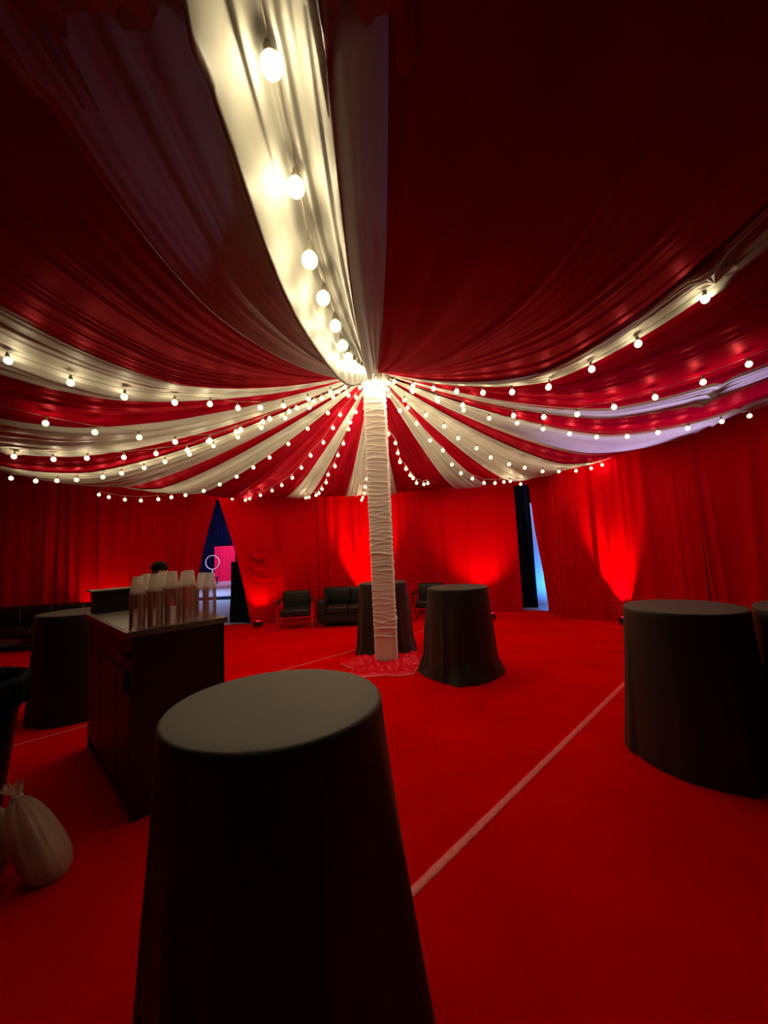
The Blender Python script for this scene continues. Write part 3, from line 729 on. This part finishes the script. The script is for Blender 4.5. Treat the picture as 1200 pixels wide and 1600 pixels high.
# ------------------------------------------------------------------ string lights
def bulb_mesh():
    prof = [(.0005, -.062), (.010, -.060), (.020, -.054), (.027, -.044), (.030, -.032), (.028, -.019), (.021, -.008), (.013, .0), (.012, .006)]
    V, F = lathe(prof, 16); me = bpy.data.meshes.new('bulb'); me.from_pydata(V, [], F); me.update(); me.polygons.foreach_set('use_smooth', [True] * len(me.polygons)); me.materials.append(M['bulb']); return me
def socket_mesh():
    prof = [(.0005, .043), (.006, .043), (.007, .032), (.012, .028), (.013, .012), (.016, .008), (.016, .0), (.0125, -.004)]
    V, F = lathe(prof, 10); me = bpy.data.meshes.new('socket'); me.from_pydata(V, [], F); me.update(); me.polygons.foreach_set('use_smooth', [True] * len(me.polygons)); me.materials.append(M['socket']); return me
BM, SM = bulb_mesh(), socket_mesh()
LD = bpy.data.lights.new('bulb_light', 'POINT'); LD.energy = BULB_W; LD.color = BULB_COL; LD.shadow_soft_size = .014
def string_light(label, pts, start=None, end=None):
    """pts: world points of the bulb centres, ordered from the pole outwards"""
    t = empty('string_light', (POLE[0], POLE[1], 4.1)); tag(t, label, 'string light', 'bulb strings radiating from the pole')
    o0 = Vector(t.location)
    hang = [Vector(p) + Vector((0, 0, .075)) for p in pts]
    path = ([Vector(start)] if start else []) + hang + ([Vector(end)] if end else [])
    dense = []
    for i in range(len(path) - 1):
        a, b = path[i], path[i + 1]; L = (b - a).length; n = 6
        for k in range(n):
            q = k / n; p = a.lerp(b, q); p.z -= .10 * L * L * q * (1 - q) * .5; dense.append(p - o0)
    dense.append(path[-1] - o0)
    V, F = tube(dense, .0028, 5); link_mesh('cable', V, F, M['cable'], t)
    for h in hang:
        rx, ry = random.uniform(-.16, .16), random.uniform(-.16, .16)
        s = bpy.data.objects.new('socket', SM); col.objects.link(s); s.parent = t; s.location = h - o0 - Vector((0, 0, .043)); s.rotation_euler = (rx, ry, 0)
        b = bpy.data.objects.new('bulb', BM); col.objects.link(b); b.parent = s; b.location = (0, 0, 0)
        l = bpy.data.objects.new('bulb_light', LD); col.objects.link(l); l.parent = s; l.location = (0, 0, -.032)
def radial(label, az, rz, r_out=None, lift=True, zend=None, drop_min=.12):
    A = R(az); P = []
    for r, z in sorted(rz):
        z = min(z, Z(r, az) - drop_min); P.append((POLE[0] + r * math.sin(A), POLE[1] - r * math.cos(A), z))
    s = (POLE[0] + .16 * math.sin(A), POLE[1] - .16 * math.cos(A), 4.12)
    e = None
    if r_out: e = (POLE[0] + r_out * math.sin(A), POLE[1] - r_out * math.cos(A), zend or Z(r_out, az) - .06)
    string_light(label, P, s, e)
for lab, az, rz, ro in [
 ('bulb string running overhead in the white swag channel toward the camera', -2.2, [(0.5, 4.0), (0.85, 3.86), (1.2, 3.70), (1.55, 3.55), (1.9, 3.40), (2.25, 3.25), (2.6, 3.10), (2.95, 2.96), (3.3, 2.84), (3.6, 2.76), (3.85, 2.73), (4.15, 2.68), (4.42, 2.65), (4.60, 2.76), (4.85, 2.86)], 5.6),
 ('bulb string along the bright white swag at upper left', -47, [(0.45, 3.95), (0.81, 3.75), (1.17, 3.57), (1.53, 3.4), (1.83, 3.31), (2.1, 3.25), (2.4, 3.23), (2.75, 3.24), (3.18, 3.25), (3.58, 3.34), (3.98, 3.56)], 5.0),
 ('bulb string over the red and grey-white swags at the left', -62, [(0.48, 3.94), (0.84, 3.73), (1.2, 3.54), (1.56, 3.35), (1.92, 3.17), (2.28, 3.0), (2.65, 2.95), (3.01, 2.97), (3.42, 2.99), (3.83, 3.06)], 5.2),
 ('bulb string along the lower rim of the second white swag on the left', -78, [(0.54, 3.94), (0.9, 3.77), (1.26, 3.61), (1.62, 3.45), (1.98, 3.3), (2.34, 3.16), (2.61, 3.04), (2.99, 2.99), (3.37, 2.94), (3.79, 2.95), (4.17, 2.95), (4.59, 3.03)], 5.4),
 ('bulb string inside the low white swag reaching the left edge', -90, [(0.63, 3.93), (0.99, 3.8), (1.35, 3.66), (1.71, 3.53), (2.07, 3.4), (2.43, 3.28), (2.79, 3.16), (3.15, 3.04), (3.46, 2.99), (3.79, 2.93), (4.07, 2.88), (4.45, 2.85), (4.74, 2.82), (5.06, 2.83), (5.43, 2.89)], 6.4),
 ('bulb string dipping lowest above the left drapes and bar', -108, [(0.42, 3.96), (0.78, 3.74), (1.14, 3.54), (1.5, 3.34), (1.86, 3.16), (2.17, 3.03), (2.5, 2.91), (2.85, 2.81), (3.19, 2.73), (3.58, 2.69), (3.89, 2.68), (4.2, 2.67), (4.61, 2.68), (5.0, 2.73), (5.41, 2.81), (5.66, 2.88)], 5.9),
 ('bulb string crossing the wide red swag above the left tent opening', -130, [(0.39, 4.0), (0.75, 3.87), (0.94, 3.61), (1.19, 3.42), (1.53, 3.26), (1.79, 3.09), (2.05, 2.95), (2.38, 2.86), (2.69, 2.8), (3.09, 2.76), (3.48, 2.79), (3.65, 2.79), (4.16, 2.88), (4.37, 2.93), (4.8, 3.06)], 5.2),
 ('bulb string down the slim white swag left of the pole', -147, [(0.6, 4.12), (0.79, 3.87), (0.88, 3.62), (1.07, 3.42), (1.3, 3.27), (1.44, 3.1), (1.72, 3.0), (1.82, 2.87), (2.03, 2.78), (2.18, 2.72), (2.31, 2.7), (2.67, 2.71), (2.84, 2.72)], 3.9),
 ('short bulb string dipping just right of the pole', 154, [(0.42, 3.4), (0.68, 3.31), (0.76, 3.16), (0.82, 3.02), (1.06, 2.94), (1.25, 2.86), (1.36, 2.82), (1.54, 2.76), (1.91, 2.78), (2.13, 2.83)], 3.9),
 ('bulb string dipping lowest right of the pole above the back drapes', 128, [(0.65, 3.82), (0.83, 3.59), (1.11, 3.35), (1.4, 3.21), (1.61, 2.99), (1.82, 2.85), (2.13, 2.78), (2.45, 2.72), (2.79, 2.74), (3.06, 2.78), (3.28, 2.86), (3.63, 2.99)], 4.4),
 ('bulb string along the wide cream swag and over the right opening', 113, [(0.49, 3.87), (0.85, 3.66), (1.18, 3.51), (1.43, 3.33), (1.78, 3.18), (2.06, 3.04), (2.43, 2.94), (2.77, 2.89), (3.18, 2.84), (3.56, 2.85), (4.0, 2.94), (4.39, 2.97), (4.7, 3.09), (5.17, 3.21)], 5.0),
 ('bulb string rising to the right edge across the crimson swag', 62, [(0.61, 3.83), (0.97, 3.63), (1.33, 3.45), (1.96, 3.18), (2.31, 3.09), (2.67, 3.05), (3.04, 3.06), (3.43, 3.13), (3.85, 3.19), (4.22, 3.38)], 5.3),
 ('bulb string along the lilac-edged white swag on the right', 84, [(0.57, 3.9), (0.93, 3.72), (1.29, 3.55), (1.65, 3.4), (2.03, 3.3), (2.38, 3.21), (2.74, 3.1), (3.09, 3.05), (3.49, 3.05), (3.9, 3.03), (4.29, 3.04), (4.72, 3.1), (5.08, 3.15)], 6.2),
 ('bulb string beside the narrow tied white swag, upper right', 41, [(0.44, 3.98), (0.8, 3.82), (1.16, 3.66), (1.52, 3.5), (1.88, 3.36), (2.24, 3.22), (2.64, 3.22), (3.04, 3.3), (3.42, 3.45), (3.88, 3.61)], 4.9),
 ('short bulb string hanging just behind the left face of the pole', -172, [(0.5, 3.85), (0.8, 3.55), (1.15, 3.3), (1.5, 3.1), (1.8, 2.95), (2.1, 2.84), (2.45, 2.76), (2.8, 2.72), (3.1, 2.7)], 3.6),
]: radial(lab, az, rz, ro, drop_min=-.02 if 'overhead' in lab else .12)
# string wound round the top of the pole
hub = []
for k in range(6):
    a = R(-50 - k * 62); rr_ = .245
    hub.append((POLE[0] + rr_ * math.sin(a), POLE[1] - rr_ * math.cos(a), 4.07 - .012 * k))
string_light('bulb string wound around the top of the pole', hub)
hub2 = [(POLE[0] - .12, POLE[1] - .21, 4.0), (POLE[0] + .05, POLE[1] - .215, 3.90), (POLE[0] + .20, POLE[1] - .20, 3.80), (POLE[0] + .36, POLE[1] - .05, 3.62)]
string_light('short bulb string slanting across the front of the pole top', hub2, (POLE[0] - .2, POLE[1] - .17, 4.12))


# ------------------------------------------------------------------ what shows through the two openings
def flat_drape(name, p0, p1, z0, z1, mat, label, cat='drape', seed=1, amp=1):
    e = curtain(name, p0, p1, z0, z1, seed, M[mat], None, None, amp); tag(e, label, cat); return e
flat_drape('backdrop', (-22, 27), (-4, 27), -.01, 9, 'navy_drape', 'dark navy backdrop far behind the left opening', seed=501, amp=2)
flat_drape('stage_curtain', (-11.15, 26), (-9.9, 26), -.01, 2.25, 'pink_drape', 'hot pink lit curtain seen through the left opening', seed=502)
box_ = box('kerb', (-14, -3, 15.0, 15.3, -.012, .09), M['kerb'], None, .01); tag(box_, 'dark low strip across the lit floor beyond the left opening', 'kerb')
V, F = [], []
for i in range(49):
    a = 2 * PI * i / 48
    for k in range(8):
        b = 2 * PI * k / 8; r_ = .42 + .025 * math.cos(b); V.append((r_ * math.cos(a), .04 * math.sin(b), 1.25 + r_ * math.sin(a)))
rg = empty('hoop_stand', (-10.68, 24.5, 0)); tag(rg, 'white ring-shaped stand seen through the left opening', 'stand')
link_mesh('ring', V, grid_faces(49, 8), M['white_drape'], rg); box('post', (-.03, .03, -.03, .03, 0, .8), M['white_drape'], rg); box('foot', (-.3, .3, -.15, .15, 0, .03), M['white_drape'], rg)
for x, y, z0, s_, lb in ((-11.2, 23.6, .42, .26, 'left'), (-10.85, 23.4, .40, .22, 'middle'), (-10.3, 23.6, .40, .2, 'right')):
    e = box('lantern', (x - s_ / 2, x + s_ / 2, y - s_ / 2, y + s_ / 2, z0, z0 + s_), M['white_drape'], None, .02)
    tag(e, 'small white box on the dark table beyond the left opening, ' + lb + ' of three', 'box', 'white boxes beyond the left opening')
tb = empty('far_table', (-10.8, 23.5, 0)); tag(tb, 'long dark table beyond the left opening', 'table')
box('tabletop', (-.8, .8, -.35, .35, .36, .40), M['kerb'], tb)
for sx in (-.7, .7):
    for sy in (-.28, .28): box('leg', (sx - .03, sx + .03, sy - .03, sy + .03, -.01, .36), M['kerb'], tb)
flat_drape('lining_drape', (-3.75, 9.75), (-3.05, 9.55), 0.0, 1.45, 'black_drape', 'black drape lining behind the right side of the left opening', seed=503)
flat_drape('lining_drape', (-5.3, 10.0), (-4.72, 9.9), 0.0, 1.9, 'black_drape', 'black drape lining behind the left side of the left opening', seed=504)
flat_drape('black_curtain', (2.6, 9.95), (3.63, 9.95), -.012, 3.4, 'black_drape', 'black curtain hanging inside the right opening', seed=505)
flat_drape('lit_screen', (3.72, 10.4), (6.2, 10.4), -.012, 2.62, 'white_drape', 'blue lit pale panel beyond the right opening', 'panel', seed=506, amp=.05)

# gathered knot on the tied white swag
kn = [o for o in col.objects if o.get('label', '').startswith('narrow white swag tied')][0]
A = R(40.2); kr = 3.95; kx, ky, kz = POLE[0] + kr * math.sin(A), POLE[1] - kr * math.cos(A), Z(kr, 40) - .10
V = []
for i, (r_, q) in enumerate([(.004, 0), (.02, .01), (.045, .03), (.075, .05), (.10, .055)]):
    for k in range(40):
        a = 2 * PI * k / 40; rf = r_ * (1 + .35 * math.sin(5 * a) * i / 4)
        V.append((kx + rf * math.cos(a), ky + rf * math.sin(a), kz + q + .012 * math.sin(9 * a) * i / 4))
link_mesh('knot', V, grid_faces(5, 40, True), M['white_silk'], kn)

# puckered cross seam on the overhead white swag
ws = [o for o in col.objects if o.get('label', '').startswith('wide white swag overhead')][0]
rnd = random.Random(21); rs0 = 5.02
def seam_z(a, r=rs0): return Z(r, a) - .02 + w0(r, a, 0) - .012
V, F = [], []
n = 150
for j in range(n + 1):
    a = -9.4 + 11.2 * j / n; A = R(a)
    tooth = abs(math.sin(j * .55 + .9 * math.sin(j * .21))) ** 3 * (.5 + .5 * math.sin(j * .37))
    for i, (dr, dz) in enumerate([(-.10, .012), (-.035, -.01 - .02 * tooth), (0, -.03 - .055 * tooth), (.02, -.012 - .02 * tooth), (.09, .012)]):
        r_ = rs0 + dr + .02 * math.sin(j * .23); V.append((POLE[0] + r_ * math.sin(A), POLE[1] - r_ * math.cos(A), seam_z(a, r_) + dz))
link_mesh('gathered_seam', V, grid_faces(n + 1, 5), M['white_silk'], ws)
for k in range(14):
    a = rnd.uniform(-9.2, 1.6); A = R(a); L_ = rnd.uniform(.10, .26); up = rnd.choice((-1, 1)); V = []
    for i in range(9):
        q = i / 8; r_ = rs0 + up * L_ * q; w_ = .022 * (1 - q) + .001
        for sx, dz in ((-1, .01), (0, -.035 * (1 - q)), (1, .01)):
            x, y = POLE[0] + r_ * math.sin(A) + sx * w_, POLE[1] - r_ * math.cos(A); V.append((x, y, seam_z(a, r_) + dz))
    link_mesh('pucker', V, grid_faces(9, 3), M['white_silk'], ws)
